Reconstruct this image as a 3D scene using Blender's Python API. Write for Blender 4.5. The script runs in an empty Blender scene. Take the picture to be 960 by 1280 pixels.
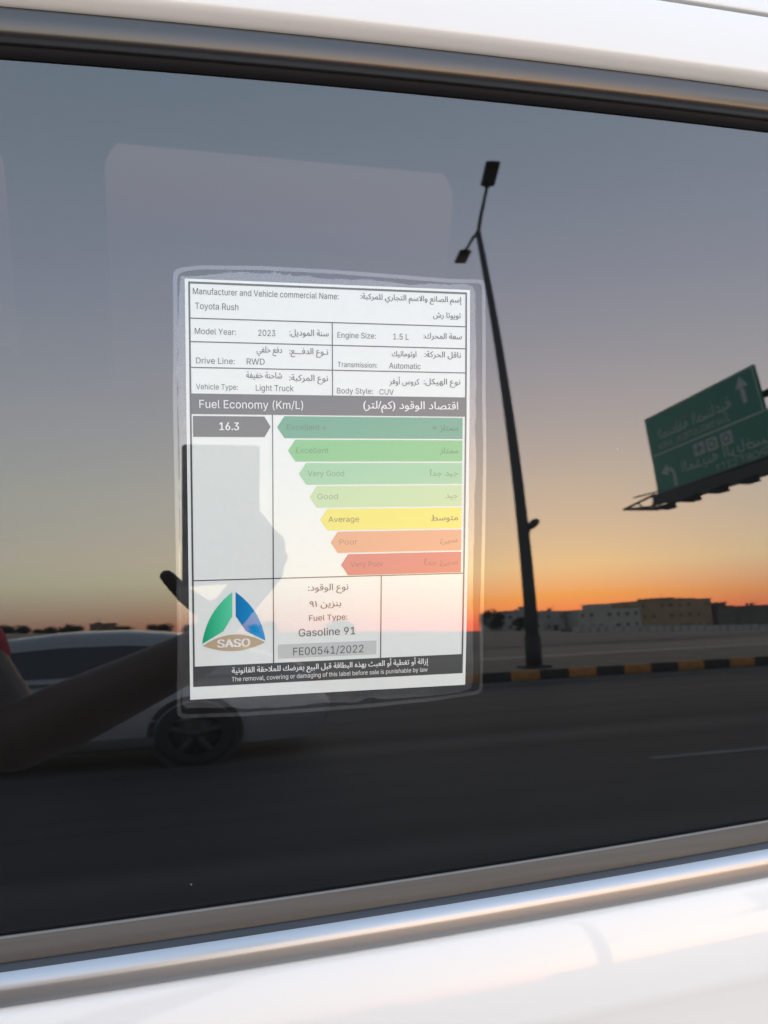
import bpy, bmesh, math, random
from mathutils import Vector, Matrix
R = math.radians
SC = bpy.context.scene
COL = SC.collection
random.seed(7)

# ------------------------------------------------------------------ camera, sky, sun, exposure
H = 1.334                     # height of the label's centre above the ground
CAM = Vector((-0.06445, -0.37731, 0.11613 + H))
CX = Vector((0.97381512, -0.21810766, 0.06413398))     # camera right
CY = Vector((0.00945452, 0.32071364, 0.94712902))      # camera up
CZ = Vector((-0.22714474, -0.9217222, 0.31437789))     # camera back
cd = bpy.data.cameras.new('camera'); cam = bpy.data.objects.new('camera', cd); COL.objects.link(cam)
M = Matrix((CX, CY, CZ)).transposed().to_4x4(); M.translation = CAM
cam.matrix_world = M
cd.sensor_width = 36; cd.lens = 36 * 961 / 1280; cd.clip_start = 0.01; cd.clip_end = 6000
cd.dof.use_dof = True; cd.dof.focus_distance = 0.395; cd.dof.aperture_fstop = 15
SC.camera = cam

SUN_AZ, SUN_EL = 26.0, 0.35     # azimuth from -Y towards +X
world = bpy.data.worlds.new('World'); SC.world = world; world.use_nodes = True
nt = world.node_tree; N = nt.nodes; L = nt.links
bg = N['Background']; bg.inputs[1].default_value = 0.15
sky = N.new('ShaderNodeTexSky'); sky.sky_type = 'NISHITA'; sky.sun_disc = False
sky.sun_elevation = R(0.5); sky.sun_rotation = R(180 - SUN_AZ); sky.dust_density = 1; sky.ozone_density = 1; sky.air_density = 1
gm = N.new('ShaderNodeGamma'); gm.inputs[1].default_value = 0.45
tc = N.new('ShaderNodeTexCoord'); sp = N.new('ShaderNodeSeparateXYZ'); rp = N.new('ShaderNodeValToRGB')
mx = N.new('ShaderNodeMixRGB'); mx.blend_type = 'MULTIPLY'; mx.inputs[0].default_value = 1
e = rp.color_ramp.elements
e[0].position = 0.0; e[0].color = (.76, .28, .50, 1); e[1].position = 1.0; e[1].color = (.72, .82, .98, 1)
for p_, c_ in ((.03, (.78, .48, .78)), (.09, (.92, .90, .90)), (.22, (1.0, 1.0, .97)), (.34, (.99, .985, 1.04)), (.5, (.89, .915, 1.06)), (.74, (.77, .86, 1.0))):
    q = e.new(p_); q.color = (*c_, 1)
L.new(tc.outputs['Generated'], sp.inputs[0]); L.new(sp.outputs[2], rp.inputs[0])
hz_ = N.new('ShaderNodeMixRGB'); hz_.blend_type = 'ADD'; lowel = N.new('ShaderNodeMapRange'); lowel.inputs[1].default_value = 0; lowel.inputs[2].default_value = .16; lowel.inputs[3].default_value = 1; lowel.inputs[4].default_value = 0
L.new(sp.outputs[2], lowel.inputs[0]); L.new(lowel.outputs[0], hz_.inputs[0]); hz_.inputs[2].default_value = (0, .10, .13, 1)   # dusty twilight air: keeps some blue at the horizon
L.new(sky.outputs[0], hz_.inputs[1]); L.new(hz_.outputs[0], gm.inputs[0]); L.new(gm.outputs[0], mx.inputs[1]); L.new(rp.outputs[0], mx.inputs[2]); dt = N.new('ShaderNodeVectorMath'); dt.operation = 'DOT_PRODUCT'; dt.inputs[1].default_value = (math.sin(R(SUN_AZ)), -math.cos(R(SUN_AZ)), 0)
L.new(tc.outputs['Generated'], dt.inputs[0])
side = N.new('ShaderNodeMapRange'); side.inputs[1].default_value = .995; side.inputs[2].default_value = .88; side.inputs[3].default_value = 0; side.inputs[4].default_value = 1
L.new(dt.outputs['Value'], side.inputs[0])
low2 = N.new('ShaderNodeMapRange'); low2.inputs[1].default_value = .02; low2.inputs[2].default_value = .125; low2.inputs[3].default_value = 1; low2.inputs[4].default_value = 0
L.new(sp.outputs[2], low2.inputs[0])
am = N.new('ShaderNodeMath'); am.operation = 'MULTIPLY'; L.new(side.outputs[0], am.inputs[0]); L.new(low2.outputs[0], am.inputs[1])
m3 = N.new('ShaderNodeMixRGB'); m3.blend_type = 'MULTIPLY'; m3.inputs[2].default_value = (.64, .955, .97, 1); L.new(am.outputs[0], m3.inputs[0]); L.new(mx.outputs[0], m3.inputs[1]); L.new(m3.outputs[0], bg.inputs[0])

sd = bpy.data.lights.new('sun', 'SUN'); sun = bpy.data.objects.new('sun', sd); COL.objects.link(sun)
sd.energy = 0.015; sd.angle = R(0.5); sd.color = (1, .62, .36)
sdir = Vector((math.sin(R(SUN_AZ)) * math.cos(R(SUN_EL)), -math.cos(R(SUN_AZ)) * math.cos(R(SUN_EL)), math.sin(R(SUN_EL))))
sun.rotation_euler = sdir.to_track_quat('Z', 'Y').to_euler()
vs = SC.view_settings; vs.view_transform = 'Standard'; vs.look = 'None'; vs.exposure = 3.8; vs.gamma = 1; vs.use_curve_mapping = False
SC.render.engine = 'CYCLES'
SC.cycles.max_bounces = 12; SC.cycles.transparent_max_bounces = 24; SC.cycles.glossy_bounces = 6
SC.cycles.sample_clamp_indirect = 6
SC.cycles.use_denoising = True

# ------------------------------------------------------------------ materials
MATS = {}
def newmat(name):
    m = bpy.data.materials.new(name); m.use_nodes = True; m.node_tree.nodes.clear()
    o = m.node_tree.nodes.new('ShaderNodeOutputMaterial')
    return m, m.node_tree.nodes, m.node_tree.links, o
def pbr(name, col, rough=.6, metal=0, coat=0, spec=.5, var=0, scale=5, bump=0, stretch=None, col2=None, ior=1.5, coat_ior=1.5):
    if name in MATS: return MATS[name]
    m, n, l, o = newmat(name)
    b = n.new('ShaderNodeBsdfPrincipled'); l.new(b.outputs[0], o.inputs[0])
    b.inputs['Base Color'].default_value = (*col, 1); b.inputs['Roughness'].default_value = rough; b.inputs['Metallic'].default_value = metal
    b.inputs['Coat Weight'].default_value = coat; b.inputs['Coat Roughness'].default_value = .02; b.inputs['Coat IOR'].default_value = coat_ior
    b.inputs['Specular IOR Level'].default_value = spec; b.inputs['IOR'].default_value = ior
    if var or bump or col2:
        t = n.new('ShaderNodeTexCoord'); mp = n.new('ShaderNodeMapping'); nz = n.new('ShaderNodeTexNoise')
        nz.inputs['Scale'].default_value = scale; nz.inputs['Detail'].default_value = 6
        l.new(t.outputs['Object'], mp.inputs[0]); l.new(mp.outputs[0], nz.inputs['Vector'])
        if stretch: mp.inputs['Scale'].default_value = stretch
        if var or col2:
            r = n.new('ShaderNodeValToRGB'); r.color_ramp.elements[0].position = .3; r.color_ramp.elements[1].position = .7
            c2 = col2 or tuple(c * (1 + var) for c in col); c1 = col if col2 else tuple(c * (1 - var) for c in col)
            r.color_ramp.elements[0].color = (*c1, 1); r.color_ramp.elements[1].color = (*c2, 1)
            l.new(nz.outputs[0], r.inputs[0]); l.new(r.outputs[0], b.inputs['Base Color'])
        if bump:
            bp = n.new('ShaderNodeBump'); bp.inputs['Strength'].default_value = bump; bp.inputs['Distance'].default_value = .02
            l.new(nz.outputs[0], bp.inputs['Height']); l.new(bp.outputs[0], b.inputs['Normal'])
    MATS[name] = m
    return m
def tinted_glass(name, trans, ior, dust=0.0, gloss=True):
    m, n, l, o = newmat(name)
    tr = n.new('ShaderNodeBsdfTransparent'); tr.inputs[0].default_value = (*trans, 1)
    if not gloss:
        l.new(tr.outputs[0], o.inputs[0]); MATS[name] = m; return m
    g = n.new('ShaderNodeBsdfGlossy'); g.inputs['Roughness'].default_value = 0
    f = n.new('ShaderNodeFresnel'); f.inputs[0].default_value = ior
    mix = n.new('ShaderNodeMixShader'); l.new(f.outputs[0], mix.inputs[0]); l.new(tr.outputs[0], mix.inputs[1]); l.new(g.outputs[0], mix.inputs[2])
    out = mix
    if dust:
        d = n.new('ShaderNodeBsdfDiffuse'); d.inputs[0].default_value = (.75, .78, .8, 1)
        t = n.new('ShaderNodeTexCoord')
        nz = n.new('ShaderNodeTexNoise'); nz.inputs['Scale'].default_value = 9; nz.inputs['Detail'].default_value = 8; nz.inputs['Roughness'].default_value = .65
        vo = n.new('ShaderNodeTexVoronoi'); vo.inputs['Scale'].default_value = 55
        fine = n.new('ShaderNodeTexNoise'); fine.inputs['Scale'].default_value = 1400; fine.inputs['Detail'].default_value = 2
        for q in (nz, vo, fine): l.new(t.outputs['Object'], q.inputs['Vector'])
        # haze of dust
        a = n.new('ShaderNodeMapRange'); a.inputs[1].default_value = .3; a.inputs[2].default_value = .7; a.inputs[3].default_value = dust * .6; a.inputs[4].default_value = dust * 1.3
        l.new(nz.outputs[0], a.inputs[0])
        ff = n.new('ShaderNodeMapRange'); ff.inputs[1].default_value = .3; ff.inputs[2].default_value = .7; ff.inputs[3].default_value = .55; ff.inputs[4].default_value = 1.45
        l.new(fine.outputs[0], ff.inputs[0])
        mu = n.new('ShaderNodeMath'); mu.operation = 'MULTIPLY'; l.new(a.outputs[0], mu.inputs[0]); l.new(ff.outputs[0], mu.inputs[1])
        # sparse specks
        lt = n.new('ShaderNodeMath'); lt.operation = 'LESS_THAN'; lt.inputs[1].default_value = .026; l.new(vo.outputs['Distance'], lt.inputs[0])
        sepc = n.new('ShaderNodeSeparateColor'); l.new(vo.outputs['Color'], sepc.inputs[0])
        gt = n.new('ShaderNodeMath'); gt.operation = 'GREATER_THAN'; gt.inputs[1].default_value = .87; l.new(sepc.outputs[0], gt.inputs[0])
        sm = n.new('ShaderNodeMath'); sm.operation = 'MULTIPLY'; l.new(lt.outputs[0], sm.inputs[0]); l.new(gt.outputs[0], sm.inputs[1])
        s2 = n.new('ShaderNodeMath'); s2.operation = 'MULTIPLY'; s2.inputs[1].default_value = .34; l.new(sm.outputs[0], s2.inputs[0])
        ad = n.new('ShaderNodeMath'); ad.operation = 'ADD'; l.new(mu.outputs[0], ad.inputs[0]); l.new(s2.outputs[0], ad.inputs[1])
        m2 = n.new('ShaderNodeMixShader'); l.new(ad.outputs[0], m2.inputs[0]); l.new(mix.outputs[0], m2.inputs[1]); l.new(d.outputs[0], m2.inputs[2])
        out = m2
    l.new(out.outputs[0], o.inputs[0]); MATS[name] = m
    return m
LAM_IOR = 2.0
def ink(name, col, col2=None, axis=None, lo=0, hi=1, mottle=0):
    """printed colour under a clear laminate that mirrors the surroundings"""
    if name in MATS: return MATS[name]
    m, n, l, o = newmat(name)
    d = n.new('ShaderNodeBsdfDiffuse'); d.inputs[0].default_value = (*col, 1)
    if col2 or mottle:
        t = n.new('ShaderNodeTexCoord')
        if col2:
            s = n.new('ShaderNodeSeparateXYZ'); l.new(t.outputs['Object'], s.inputs[0])
            mr = n.new('ShaderNodeMapRange'); mr.inputs[1].default_value = lo; mr.inputs[2].default_value = hi
            mc = n.new('ShaderNodeMixRGB'); mc.inputs[1].default_value = (*col, 1); mc.inputs[2].default_value = (*col2, 1)
            l.new(s.outputs[axis], mr.inputs[0]); l.new(mr.outputs[0], mc.inputs[0])
        else:
            nz = n.new('ShaderNodeTexNoise'); nz.inputs['Scale'].default_value = 260; nz.inputs['Detail'].default_value = 5
            mr = n.new('ShaderNodeMapRange'); mr.inputs[1].default_value = .3; mr.inputs[2].default_value = .7
            mc = n.new('ShaderNodeMixRGB'); mc.inputs[1].default_value = (*[c * (1 - mottle) for c in col], 1); mc.inputs[2].default_value = (*[min(1, c * (1 + mottle)) for c in col], 1)
            l.new(t.outputs['Object'], nz.inputs['Vector']); l.new(nz.outputs[0], mr.inputs[0]); l.new(mr.outputs[0], mc.inputs[0])
        l.new(mc.outputs[0], d.inputs[0])
    g = n.new('ShaderNodeBsdfGlossy'); g.inputs['Roughness'].default_value = .006
    f = n.new('ShaderNodeFresnel'); f.inputs[0].default_value = LAM_IOR
    mix = n.new('ShaderNodeMixShader'); l.new(f.outputs[0], mix.inputs[0]); l.new(d.outputs[0], mix.inputs[1]); l.new(g.outputs[0], mix.inputs[2])
    l.new(mix.outputs[0], o.inputs[0]); MATS[name] = m
    return m
def film(name, fog, ior, tint=(.97, .97, .97)):
    """clear plastic: transparent, a weak mirror and a little fog"""
    m, n, l, o = newmat(name)
    tr = n.new('ShaderNodeBsdfTransparent'); tr.inputs[0].default_value = (*tint, 1)
    g = n.new('ShaderNodeBsdfGlossy'); g.inputs['Roughness'].default_value = .01
    d = n.new('ShaderNodeBsdfDiffuse'); d.inputs[0].default_value = (.8, .82, .82, 1)
    f = n.new('ShaderNodeFresnel'); f.inputs[0].default_value = ior
    mix = n.new('ShaderNodeMixShader'); l.new(f.outputs[0], mix.inputs[0]); l.new(tr.outputs[0], mix.inputs[1]); l.new(g.outputs[0], mix.inputs[2])
    m2 = n.new('ShaderNodeMixShader'); l.new(mix.outputs[0], m2.inputs[1]); l.new(d.outputs[0], m2.inputs[2])
    t = n.new('ShaderNodeTexCoord'); nz = n.new('ShaderNodeTexNoise'); nz.inputs['Scale'].default_value = 120; nz.inputs['Detail'].default_value = 6
    mr = n.new('ShaderNodeMapRange'); mr.inputs[1].default_value = .25; mr.inputs[2].default_value = .75; mr.inputs[3].default_value = fog * .75; mr.inputs[4].default_value = fog * 1.25
    l.new(t.outputs['Object'], nz.inputs['Vector']); l.new(nz.outputs[0], mr.inputs[0]); l.new(mr.outputs[0], m2.inputs[0])
    l.new(m2.outputs[0], o.inputs[0]); MATS[name] = m
    return m

# ------------------------------------------------------------------ object helpers
def tag(o, label=None, cat=None, group=None, kind=None):
    if label: o['label'] = label
    if cat: o['category'] = cat
    if group: o['group'] = group
    if kind: o['kind'] = kind
    return o
def empty(name, loc=(0, 0, 0), rz=0):
    o = bpy.data.objects.new(name, None); COL.objects.link(o); o.location = loc; o.rotation_euler = (0, 0, rz); o.empty_display_size = .1
    return o
def link_mesh(name, me, mats, parent=None):
    o = bpy.data.objects.new(name, me); COL.objects.link(o)
    for m in (mats if isinstance(mats, (list, tuple)) else [mats]): me.materials.append(m)
    if parent: o.parent = parent
    return o
class MB:
    def __init__(s): s.v = []; s.f = []; s.m = []; s.sm = []
    def add(s, vs, fs, mi=0, smooth=False):
        b = len(s.v); s.v += [tuple(p) for p in vs]; s.f += [tuple(i + b for i in f) for f in fs]; s.m += [mi] * len(fs); s.sm += [smooth] * len(fs); return s
    def box(s, c, d, mi=0, rot=None):
        x, y, z = (k / 2 for k in d); P = [Vector((a * x, b * y, cc * z)) for a in (-1, 1) for b in (-1, 1) for cc in (-1, 1)]
        if rot: P = [rot @ p for p in P]
        P = [p + Vector(c) for p in P]
        return s.add(P, [(0, 1, 3, 2), (4, 6, 7, 5), (0, 4, 5, 1), (2, 3, 7, 6), (0, 2, 6, 4), (1, 5, 7, 3)], mi)
    def rbox(s, c, d, r=.01, mi=0, rot=None, seg=2):
        bm = bmesh.new(); bmesh.ops.create_cube(bm, size=1); bmesh.ops.scale(bm, vec=d, verts=bm.verts)
        bmesh.ops.bevel(bm, geom=bm.edges[:], offset=min(r, min(d) * .49), segments=seg, affect='EDGES', profile=.5)
        bm.verts.index_update(); vs = [v.co.copy() for v in bm.verts]; fs = [[v.index for v in f.verts] for f in bm.faces]; bm.free()
        vs = [(rot @ p if rot else p) + Vector(c) for p in vs]
        return s.add(vs, fs, mi, True)
    def tube(s, pts, rad, n=12, mi=0, caps=True):
        pts = [Vector(p) for p in pts]; rad = rad if isinstance(rad, (list, tuple)) else [rad] * len(pts); vs = []; fs = []
        up = None
        for i, p in enumerate(pts):
            t = (pts[min(i + 1, len(pts) - 1)] - pts[max(i - 1, 0)]).normalized()
            if up is None: up = Vector((0, 0, 1)) if abs(t.z) < .9 else Vector((1, 0, 0))
            a = (up - t * up.dot(t)).normalized(); b = t.cross(a); up = a
            for k in range(n):
                q = 2 * math.pi * k / n; vs.append(p + (a * math.cos(q) + b * math.sin(q)) * rad[i])
        for i in range(len(pts) - 1):
            for k in range(n): fs.append((i * n + k, i * n + (k + 1) % n, (i + 1) * n + (k + 1) % n, (i + 1) * n + k))
        if caps: fs += [tuple(range(n))[::-1], tuple((len(pts) - 1) * n + k for k in range(n))]
        return s.add(vs, fs, mi, True)
    def ball(s, c, r, n=12, mi=0):
        r = r if isinstance(r, (tuple, list)) else (r, r, r); vs = [Vector((c[0], c[1], c[2] + r[2]))]; fs = []; m = n // 2
        for i in range(1, m):
            th = math.pi * i / m
            for k in range(n): q = 2 * math.pi * k / n; vs.append(Vector((c[0] + r[0] * math.sin(th) * math.cos(q), c[1] + r[1] * math.sin(th) * math.sin(q), c[2] + r[2] * math.cos(th))))
        vs.append(Vector((c[0], c[1], c[2] - r[2]))); e = len(vs) - 1
        for k in range(n): fs.append((0, 1 + k, 1 + (k + 1) % n)); fs.append((e, e - n + (k + 1) % n, e - n + k))
        for i in range(m - 2):
            for k in range(n): a = 1 + i * n; fs.append((a + k, a + n + k, a + n + (k + 1) % n, a + (k + 1) % n))
        return s.add(vs, fs, mi, True)
    def prism(s, pts, d, mi=0):
        """closed outline pts extruded along vector d"""
        n = len(pts); P = [Vector(p) for p in pts]; Q = [p + Vector(d) for p in P]
        return s.add(P + Q, [tuple(range(n))[::-1], tuple(range(n, 2 * n))] + [(i, (i + 1) % n, n + (i + 1) % n, n + i) for i in range(n)], mi)
    def grid(s, rows, mi=0, smooth=True, closed=False):
        b = []; nc = len(rows[0])
        fs = [(i * nc + j, i * nc + (j + 1) % nc, (i + 1) * nc + (j + 1) % nc, (i + 1) * nc + j) for i in range(len(rows) - 1) for j in range(nc if closed else nc - 1)]
        return s.add([p for r in rows for p in r], fs, mi, smooth)
    def mesh(s, name):
        me = bpy.data.meshes.new(name); me.from_pydata(s.v, [], s.f)
        for p, m, q in zip(me.polygons, s.m, s.sm): p.material_index = m; p.use_smooth = q
        me.update(); return me
    def build(s, name, mats, parent=None, recalc=True):
        me = s.mesh(name)
        if recalc:
            bm = bmesh.new(); bm.from_mesh(me); bmesh.ops.recalc_face_normals(bm, faces=bm.faces); bm.to_mesh(me); bm.free()
        return link_mesh(name, me, mats, parent)

# ------------------------------------------------------------------ curved window frame of reference
TILT = R(15.3); RG = 3.0
N0 = Vector((0, -math.cos(TILT), math.sin(TILT))); CC = Vector((0, 0, H)) - N0 * RG
def gn(v):
    a = TILT + v / RG
    return Vector((0, -math.cos(a), math.sin(a)))
def gp(u, v, off=0):
    n = gn(v); return Vector((u, CC.y, CC.z)) + n * (RG + off)
def quad3(x, P):
    s = 0
    for i, (xi, yi) in enumerate(P):
        t = yi
        for j, (xj, _) in enumerate(P):
            if i != j: t *= (x - xj) / (xi - xj)
        s += t
    return s
def clampq(x, P, lo=-.35, hi=.45):
    c = min(max(x, lo), hi); y = quad3(c, P)
    if x != c:
        d = .01; k = (quad3(c + d, P) - quad3(c - d, P)) / (2 * d); y += k * (x - c) * .6
    return y
TOPQ = [(-.1553, .2016), (.0285, .2079), (.2607, .2102)]
BOTQ = [(-.1657, -.2230), (.0305, -.2190), (.2773, -.2086)]
vtop = lambda u: clampq(u, TOPQ)
vbot = lambda u: clampq(u, BOTQ)
U0, U1 = -.66, .86
def frange(a, b, n): return [a + (b - a) * i / (n - 1) for i in range(n)]

# ------------------------------------------------------------------ the setting
def terrain(x, y):
    d = -y
    if d <= 25: return 0
    a = max(-180, min(260, x * 170 / max(d, 60)))
    s = min(1, (d - 25) / 145); s = s * s * (3 - 2 * s) * .5 + s * .5
    z = s * (2.6 - .05 * a)
    if d > 170: z = 1.45 + (z - 1.45) * d / 170
    return z
sand = pbr('sand', (.095, .080, .064), .95, col2=(.25, .205, .155), scale=.16, bump=.3, stretch=(.12, 1.0, 1))
asph = pbr('asphalt', (.018, .022, .025), .7, col2=(.088, .088, .085), scale=1.1, stretch=(.04, 1.0, 1), spec=.12)
g = MB(); rows = []
for y in [600, 200, 60, 20, 4, -1, -6, -12, -18, -25, -32, -40, -50, -60, -75, -90, -110, -130, -150, -170, -200, -260, -400, -800, -1600, -3000]:
    k = max(abs(y), 100) / 170
    rows.append([(a * k, y, terrain(a * k, y)) for a in range(-700, 701, 20)])
g.grid(rows); tag(g.build('ground', sand), kind='structure')
g = MB(); g.grid([[(x, y, .004) for x in frange(-120, 160, 60)] for y in (-2.2, -7, -12.38)]); tag(g.build('road', asph), kind='structure')
g = MB(); g.grid([[(x, y, .004) for x in frange(-120, 160, 60)] for y in (-2.19, -1, .3)]); tag(g.build('bounce_shoulder', pbr('shoulder_bounce_pale', (.34, .32, .29), .9, col2=(.44, .415, .38), scale=1.2)), kind='structure')  # pale ground sheet added to brighten the chrome moulding and lower door
g = MB(); g.grid([[(x, y, .008) for x in frange(3.0, 33, 10)] for y in (-4.70, -4.61)])
tag(g.build('road_marking', pbr('worn_white_line', (.16, .156, .15), .9, var=.3, scale=3)), kind='structure')
g = MB(); g.grid([[(x, y, .19 if y < -12.6 else .19) for x in frange(-120, 160, 40)] for y in (-12.55, -15, -17.5)])
g.grid([[(x, -17.5, .19) for x in frange(-120, 160, 40)], [(x, -18.6, .01) for x in frange(-120, 160, 40)]])
tag(g.build('median', pbr('median_soil', (.12, .10, .08), .95, col2=(.19, .16, .12), scale=1.5)), kind='structure')
g = MB()
for i in range(-150, 200):
    x0 = 4.55 + i * .545
    g.rbox((x0 + .2725, -12.48, .105), (.543, .18, .21), .02, i % 2)
tag(g.build('kerb', [pbr('kerb_black', (.018, .018, .018), .7, var=.3, scale=9), pbr('kerb_yellow', (.34, .155, .036), .7, var=.3, scale=9)]), kind='structure')
g = MB(); g.grid([[(x, y, terrain(x, y) + .012) for x in frange(-120, 160, 60)] for y in (-19.4, -20.3, -21.4)])
tag(g.build('dirt_track', pbr('track_sand', (.36, .29, .22), .95, var=.2, scale=.4, stretch=(.1, 1, 1))), kind='structure')
g = MB(); g.grid([[(x, y, terrain(x, y) + .02) for x in frange(-120, 160, 60)] for y in (-30, -33, -36)])
tag(g.build('far_road', pbr('far_asphalt', (.10, .095, .09), .8, var=.2, scale=.3)), kind='structure')

# ------------------------------------------------------------------ the parked car whose window we look at
paint = pbr('white_paint', (.84, .83, .80), .45, coat=.7)
blackg = pbr('gloss_black_trim', (.012, .012, .013), .27, spec=.6, ior=1.75)
rubber = pbr('belt_rubber', (.10, .088, .076), .62, spec=.45, var=.12, scale=300, stretch=(.02, 1, 1))
rubber_d = pbr('dark_rubber', (.010, .010, .012), .55, spec=.15)
chrome = pbr('satin_chrome', (.50, .51, .525), .40, 1, coat=.30, var=.03, scale=80, stretch=(.02, 1, 1))
cabin = pbr('cabin_trim', (.025, .024, .024), .8)
car = empty('parked_car', (0, .7, 0))
tag(car, 'white parked car with a tinted side window framed in black and chrome trim', 'car')
CO = Vector((0, .7, 0))
def loc(p): return Vector(p) - CO
UU = frange(-1.49, 1.39, 151)
def strip(prof, vf):
    """prof: list of (offset, dv) swept along the car; returns MB rows"""
    m = MB(); m.grid([[loc(gp(u, vf(u) + dv, off)) for u in UU] for off, dv in prof]); return m
# glass
m = MB(); nv = 60
def glass_rows(off): return [[loc(gp(u, v, off)) for u in frange(U0 - .02, U1 + .02, 40)] for v in frange(-.262, .246, nv)]
gf = MB(); gf.grid(glass_rows(0)); gf.grid([r[::-1] for r in glass_rows(-.0038)], 1)
glass = gf.build('window_glass', [tinted_glass('window_outer_face', (.36, .36, .38), 2.46, dust=.0055), tinted_glass('window_inner_face', (.40, .40, .42), 1.5, gloss=False)], car, recalc=False)
tag(glass, 'dark tinted curved side window mirroring a dusk roadside')
# top trim
def smoothprof(P, n=8):
    out = []
    for i in range(len(P) - 1):
        p0 = P[max(i - 1, 0)]; p1 = P[i]; p2 = P[i + 1]; p3 = P[min(i + 2, len(P) - 1)]
        for k in range(n):
            t = k / n
            out.append(tuple(.5 * (2 * b + (c - a) * t + (2 * a - 5 * b + 4 * c - d) * t * t + (3 * b - a - 3 * c + d) * t ** 3) for a, b, c, d in zip(p0, p1, p2, p3)))
    return out + [P[-1]]
strip([(.0004, -.0006), (.0012, -.0004), (.0030, .0012), (.0038, .0030), (.0042, .0044), (.0055, .0047), (.0062, .0043), (.0062, .0038)], vtop).build('upper_seal', rubber_d, car)
strip(smoothprof([(.0048, .0036), (.0062, .0040), (.0078, .0054), (.0090, .0072), (.0098, .0095), (.0103, .0120), (.0105, .0150), (.0105, .0172), (.0098, .0180), (.0080, .0182)], 5), vtop).build('upper_moulding', blackg, car)
vroof = lambda u: vtop(u) * .35 + .65 * .2079 + .004 * 0
strip(smoothprof([(.0060, .0174), (.0105, .0175), (.0124, .0179), (.0146, .0189), (.0170, .0203), (.0186, .0219), (.0191, .0238), (.0192, .0290), (.0191, .0350), (.0186, .0420), (.0176, .0490), (.0166, .0540), (.0158, .0556), (.0120, .0560), (.0070, .0560)], 4), vtop).build('roof_side_rail', paint, car)
strip([(.0090, .0556), (.0090, .0600)], vtop).build('roof_gap', pbr('gap_brown', (.10, .065, .05), .7), car)
m = MB()
prof = [(.0070, .0596), (.0120, .0596), (.0140, .0602), (.0138, .0640), (.0110, .0760), (.0040, .0900), (-.012, .110), (-.035, .130)]
rws = [[loc(gp(u, vtop(u) + dv, off)) for u in frange(-1.5, 1.4, 151)] for off, dv in smoothprof(prof, 4)]
for y, z in ((.40, 1.735), (.7, 1.75), (1.0, 1.735), (1.25, 1.70), (1.38, 1.63)): rws.append([loc((u, y, z)) for u in frange(-1.5, 1.4, 151)])
m.grid(rws); m.build('roof', paint, car)
# lower trim
strip(smoothprof([(.0004, .0012), (.0016, .0014), (.0026, .0006), (.0036, -.0008), (.0046, -.0030), (.0056, -.0056), (.0060, -.0082), (.0058, -.0098), (.0046, -.0108)], 5), vbot).build('belt_weatherstrip', rubber, car)
strip([(.0016, .0014), (.0020, .0019), (.0026, .0016), (.0026, .0008)], vbot).build('seal_lip', pbr('dusty_lip', (.20, .20, .19), .8), car)
strip([(.0046, -.0106), (.0050, -.0110), (.0062, -.0120), (.0072, -.0134), (.0078, -.0144)], vbot).build('moulding_groove', pbr('groove_dark_reflection', (.03, .036, .045), .35), car)  # blue-black colour stands in for dark glass mirrored along the moulding's top
strip(smoothprof([(.0062, -.0130), (.0074, -.0137), (.0087, -.0146), (.0100, -.0158), (.0111, -.0173), (.0118, -.0190), (.0122, -.0207), (.0126, -.0245), (.0126, -.0275), (.0121, -.0292), (.0100, -.0298), (.0060, -.0299)], 6), vbot).build('chrome_moulding', chrome, car)
vd = lambda u: vbot(u)
door = smoothprof([(.0030, -.0306), (.0088, -.0310), (.0108, -.0322), (.0128, -.0350), (.0170, -.0450), (.0208, -.0560), (.0238, -.0670), (.0256, -.0750), (.0266, -.0800), (.0268, -.0840), (.0266, -.0900), (.0268, -.1100), (.0290, -.1600), (.0300, -.2200), (.026, -.30), (.0, -.42), (-.06, -.62), (-.10, -.80)], 5)
m = MB(); m.grid([[loc(gp(u, vd(u) + dv, off)) for u in frange(-1.5, 1.4, 151)] for off, dv in door]); m.build('door', paint, car)
# black pillars closing both ends of the window, painted side beyond
for a, b in ((-1.5, U0 + .05), (U1 - .05, 1.4)):
    m = MB(); m.grid([[loc(gp(u, v, .0045)) for u in frange(a, b, 10)] for v in frange(-.27, .245, 24)]); m.build('pillar_panel', blackg, car)
# cabin behind the glass
m = MB()
def wall_with_holes(y, x0, x1, z0, z1, holes, t=.06):
    xs = sorted({x0, x1, *[h[0] for h in holes], *[h[1] for h in holes]}); zs = sorted({z0, z1, *[h[2] for h in holes], *[h[3] for h in holes]})
    for i in range(len(xs) - 1):
        for j in range(len(zs) - 1):
            cx, cz = (xs[i] + xs[i + 1]) / 2, (zs[j] + zs[j + 1]) / 2
            if not any(h[0] < cx < h[1] and h[2] < cz < h[3] for h in holes):
                m.box(loc((cx, y, cz)), (xs[i + 1] - xs[i], t, zs[j + 1] - zs[j]))
HOLES = [(-.245, .455, 1.16, H + .305), (-1.1, -.41, 1.16, H + .29)]
wall_with_holes(1.28, -1.5, 1.4, .35, 1.69, HOLES)
for (hx, hz, sx) in ((-.245, H + .305, 1), (.455, H + .305, -1), (-.41, H + .29, -1)):     # rounded upper corners
    r = .07; P = [(hx, 1.25, hz)] + [(hx + sx * (r - r * math.sin(a)), 1.25, hz - (r - r * math.cos(a))) for a in frange(0, math.pi / 2, 8)]
    m.prism([loc(p) for p in P], (0, .06, 0))
m.box(loc((-.05, .66, .38)), (2.9, 1.24, .06))
m.box(loc((-1.47, .66, 1.0)), (.06, 1.2, 1.2)); m.box(loc((1.37, .66, 1.0)), (.06, 1.2, 1.2))
m.grid([[loc((u, y, z)) for u in (-1.5, 1.4)] for y, z in ((.10, 1.60), (.3, 1.68), (.7, 1.70), (1.25, 1.68))])
m.build('cabin_shell', cabin, car)
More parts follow.
